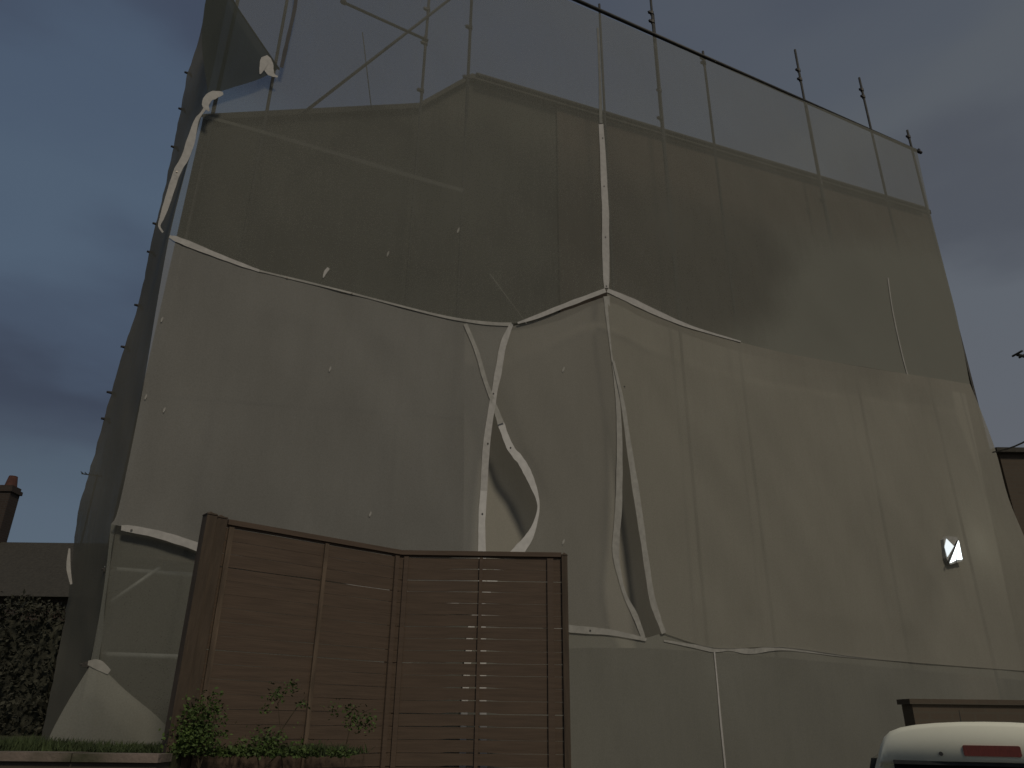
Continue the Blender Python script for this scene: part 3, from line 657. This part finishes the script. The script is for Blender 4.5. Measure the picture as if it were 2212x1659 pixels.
bmod = body.modifiers.new('s', 'SUBSURF'); bmod.levels = 2; bmod.render_levels = 2
# rear spoiler carrying the third brake light
half = [(0, rt + .004), (.15, rt + .002), (.30, rt - .006), (.42, rt - .018), (.52, rt - .036), (.59, rt - .062), (.635, rt - .10), (.665, rt - .15), (.69, rt - .21), (.705, rt - .27)]
top_ = [(-x, z) for x, z in half[::-1]] + half[1:]
def yb(x): return 0.02 + 0.10 * (abs(x) / .7) ** 2.2
v_, f_ = [], []
for x, z in top_:
    zb = rt - .235 - 0.02 * (x / .7) ** 2; zb = min(zb, z - 0.01)
    v_ += [(x * .985, yb(x) + .012, z - .010), (x, yb(x) + .05, z), (x, yb(x) + .16, z - .004), (x * .985, yb(x), z - .03 if z - .03 > zb else zb + .002), (x * .985, yb(x) - .004, zb), (x * .97, yb(x) + .10, zb - .02)]
for i in range(len(top_) - 1):
    a, b = i * 6, i * 6 + 6
    for p, q in ((2, 1), (1, 0), (0, 3), (3, 4), (4, 5)): f_.append((a + p, b + p, b + q, a + q))
mb = MB(); mb.add(v_, f_); cprt('tailgate_top', mb, M['paint'], smooth=True)
def capsule(x0, x1, z0, z1, y, dep):
    r_ = 0.010; pts = []
    for cx, cz, a0 in ((x1 - r_, z1 - r_, 0), (x0 + r_, z1 - r_, 90), (x0 + r_, z0 + r_, 180), (x1 - r_, z0 + r_, 270)):
        pts += [Vector((cx + r_ * math.cos(R(a0 + q)), y, cz + r_ * math.sin(R(a0 + q)))) for q in (0, 30, 60, 90)]
    m_ = MB(); m_.prism(pts, Vector((0, dep, 0))); return m_
cprt('brake_light', capsule(-0.165, 0.165, rt - .205, rt - .140, 0.008, 0.045), M['redlens'])
mb = MB(); mb.tube([(-0.30, 0.02, rt - .195), (-0.30, 0.09, rt - .195)], 0.013, 10); cprt('washer_jet', mb, M['trim'])
mb = MB(); mb.box((0, 0.075, rt - .252), Vector((0.60, 0, 0)), Vector((0, .03, .0)), Vector((0, 0.0, .012))); 
cprt('window_seal', mb, M['trim'])
mb = MB(); mb.add([(-.60, .035, 1.07), (.60, .035, 1.07), (.60, .115, rt - .262), (-.60, .115, rt - .262), (-.60, .06, 1.07), (.60, .06, 1.07), (.60, .145, rt - .262), (-.60, .145, rt - .262)],
       [(0, 1, 2, 3), (5, 4, 7, 6), (0, 4, 5, 1), (3, 2, 6, 7), (0, 3, 7, 4), (1, 5, 6, 2)]); cprt('rear_window', mb, M['glass'])
for s in (-1, 1):
    mb = MB(); mb.add([(s * .875, .75, 1.0), (s * .875, 2.75, 1.0), (s * .74, 2.1, rt - .25), (s * .76, .75, rt - .25), (s * .85, .75, 1.0), (s * .85, 2.75, 1.0), (s * .70, 2.1, rt - .25), (s * .72, .75, rt - .25)],
        [(0, 1, 2, 3), (5, 4, 7, 6), (0, 4, 5, 1), (3, 2, 6, 7), (0, 3, 7, 4), (1, 5, 6, 2)]); cprt('side_window', mb, M['glass'])
    cprt('tail_light', capsule(s * .70 - .09, s * .70 + .09, .78, 1.0, -0.02, 0.10), M['redlens'])
    for y in (0.75, 3.2):
        mb = MB(); mb.tube([(s * .66, y, .31), (s * .89, y, .31)], .31, 28); wv_ = cprt('wheel', mb, M['rubber'], smooth=False)
        mb = MB(); mb.tube([(s * .87, y, .31), (s * .897, y, .31)], .20, 20); cprt('rim', mb, M['alloy'], wv_)
mb = MB(); mb.box((0, -0.02, .33), Vector((.74, 0, 0)), Vector((0, .05, 0)), Vector((0, 0, .10))); cprt('bumper', mb, M['trim'])
mb = MB(); mb.box((0, -0.012, .70), Vector((.26, 0, 0)), Vector((0, .012, 0)), Vector((0, 0, .055))); cprt('number_plate', mb, M['paint'])
mb = MB(); mb.tube([(-.10, 0.75, rt - .02), (-.10, 0.70, rt + .09)], [0.005, 0.002], 6); cprt('aerial', mb, M['trim'])

# brown wall behind the car
a = ondepth(1968, 1512, 8.3); b = ondepth(2300, 1500, 8.5)
gw = thing('garden_wall', 'low brown brick wall just behind the car', 'wall', (a.x, a.y, 0))
zt = ondepth(2100, 1512, 8.4).z
mb = MB(); mb.abox(a.x, a.x + 6, 8.3, 8.52, 0, zt - .05); mb.build('wall', M['wall_brown'], gw)
mb = MB(); mb.abox(a.x - .03, a.x + 6, 8.27, 8.55, zt - .048, zt); mb.build('coping', M['wall_brown'], gw)

# ------------------------------------------------------------ neighbours
def gable(name, label, x0, x1, yf, dep, ze, zr, wm, rm):
    h = thing(name, label, 'house', ((x0 + x1) / 2, yf + dep / 2, 0))
    mb = MB(); mb.abox(x0, x1, yf, yf + dep, 0, ze); mb.build('wall', wm, h)
    mb = MB(); mb.prism([(x0 - .3, yf - .3, ze + .004), (x0 - .3, yf + dep / 2, zr), (x0 - .3, yf + dep + .3, ze + .004)], Vector((x1 - x0 + .6, 0, 0))); mb.build('roof', rm, h)
    return h
YN = 22
zr = ondepth(80, 1172, YN + 2.5).z; ze = ondepth(80, 1292, YN).z; xr = ondepth(150, 1172, YN).x
nb = gable('house', 'dark neighbouring house at the left edge with a red potted chimney', -26, xr + 1.2, YN, 5, ze, zr, M['dark_brick'], M['slate'])
c0 = ondepth(-24, 1170, YN + 2.5); c1 = ondepth(4, 1170, YN + 2.5); ct = ondepth(10, 1052, YN + 2.5)
ch = MB(); ch.abox(c0.x, c1.x, YN + 2.25, YN + 2.75, zr - .6, ct.z); ch.abox(c0.x - .05, c1.x + .05, YN + 2.2, YN + 2.8, ct.z - .22, ct.z - .10); cho = ch.build('chimney', M['dark_brick'], nb.children[1])
pm = MB(); pc = Vector((c1.x - .22, YN + 2.5, ct.z)); pm.tube([pc, pc + Vector((0, 0, .18)), pc + Vector((0, 0, .36))], [.19, .16, .13], 14); pm.build('chimney_pot', M['pot'], nb.children[1])
# hedge between
rr = random.Random(20); mb = MB()
hx0 = ondepth(-60, 1400, 14).x; hx1 = ondepth(150, 1400, 14).x; hz = ondepth(80, 1305, 14).z
for i in range(9000):
    p = Vector((rr.uniform(hx0, hx1), 14 + rr.gauss(0, .35), 0)); p.z = rr.uniform(0.9, hz) + 0.25 * noise.noise(Vector((p.x, 0, 0)))
    a_ = Vector((rr.gauss(0, 1), rr.gauss(0, 1), rr.gauss(0, 1))).normalized(); b_ = a_.cross(Vector((0.3, .2, 1))).normalized(); s = rr.uniform(.05, .12)
    mb.add([p, p + a_ * s * .5 + b_ * s * .3, p + a_ * s, p + a_ * s * .5 - b_ * s * .3], [(0, 1, 2, 3)])
hd = thing('hedge', 'dark hedge left of the netting below the neighbouring roof', 'hedge', ((hx0 + hx1) / 2, 14, LAWN))
mb.build('foliage', M['leaf_dark'], hd)
mb = MB(); mb.abox(hx0, hx1 - .1, 13.8, 14.2, LAWN, hz - .3); mb.build('stem', M['leaf_dark'], hd)
# aerial, left
def antenna(label, c, mast_z, boom, n, ln, r, m):
    h = thing('tv_aerial', label, 'aerial', (c.x, c.y, mast_z))
    mb = MB(); mx = c.x + boom.x * .35; mb.tube([(mx, c.y, mast_z), (mx, c.y, c.z + .02)], r * 1.4, 8); mb.build('mast', m, h)
    mb = MB(); mb.tube([c - boom * .45, c + boom * .55], r, 6)
    for i in range(n):
        q = c + boom * (-.43 + .96 * i / (n - 1)); s = Vector((boom.y, -boom.x, 0)).normalized() * ln * (1 - .3 * i / n)
        mb.tube([q - s + Vector((0, 0, .03)), q + s + Vector((0, 0, .03))], r * .7, 5)
    mb.build('boom', m, h)
al = ondepth(206, 1026, YN + 2)
antenna('tiny TV aerial against the sky beside the left edge of the netting', al - Vector((.15, 0, 0)), zr - .3, Vector((.62, .1, -.06)), 6, .12, .02, M['aerial'])
# right house
YR = 15.0
q0 = ondepth(2158, 980, YR); 
nr = thing('house', 'brown neighbouring house at the right edge behind the netting', 'house', (q0.x + 4, YR + 4, 0))
mb = MB(); mb.abox(q0.x, q0.x + 9, YR, YR + 8, 0, q0.z); mb.build('wall', M['wall_brown'], nr)
mb = MB(); mb.prism([(q0.x - .1, YR - .12, q0.z + .004), (q0.x - .1, YR - .12, q0.z + .10), (q0.x - .1, YR + 4, q0.z + 0.55), (q0.x - .1, YR + 8.2, q0.z + .1), (q0.x - .1, YR + 8.2, q0.z + .004)], Vector((9.3, 0, 0))); mb.build('roof', M['slate'], nr)
ar = ondepth(2222, 775, YR + .3)
antenna('dark TV aerial at the right edge above the brown house', ar + Vector((.15, 0, 0)), q0.z + .15, Vector((1.0, .2, -.12)), 7, .14, .035, M['aerial'])
# overhead cable
mb = MB(); A = ondepth(2145, 977, 12); B = ondepth(2330, 848, 8); mb.tube([A.lerp(B, i / 10) - Vector((0, 0, .15 * math.sin(math.pi * i / 10))) for i in range(11)], .012, 6)
tag(mb.build('overhead_cable', M['trim']), 'thin dark overhead cable running off the right edge', 'cable')
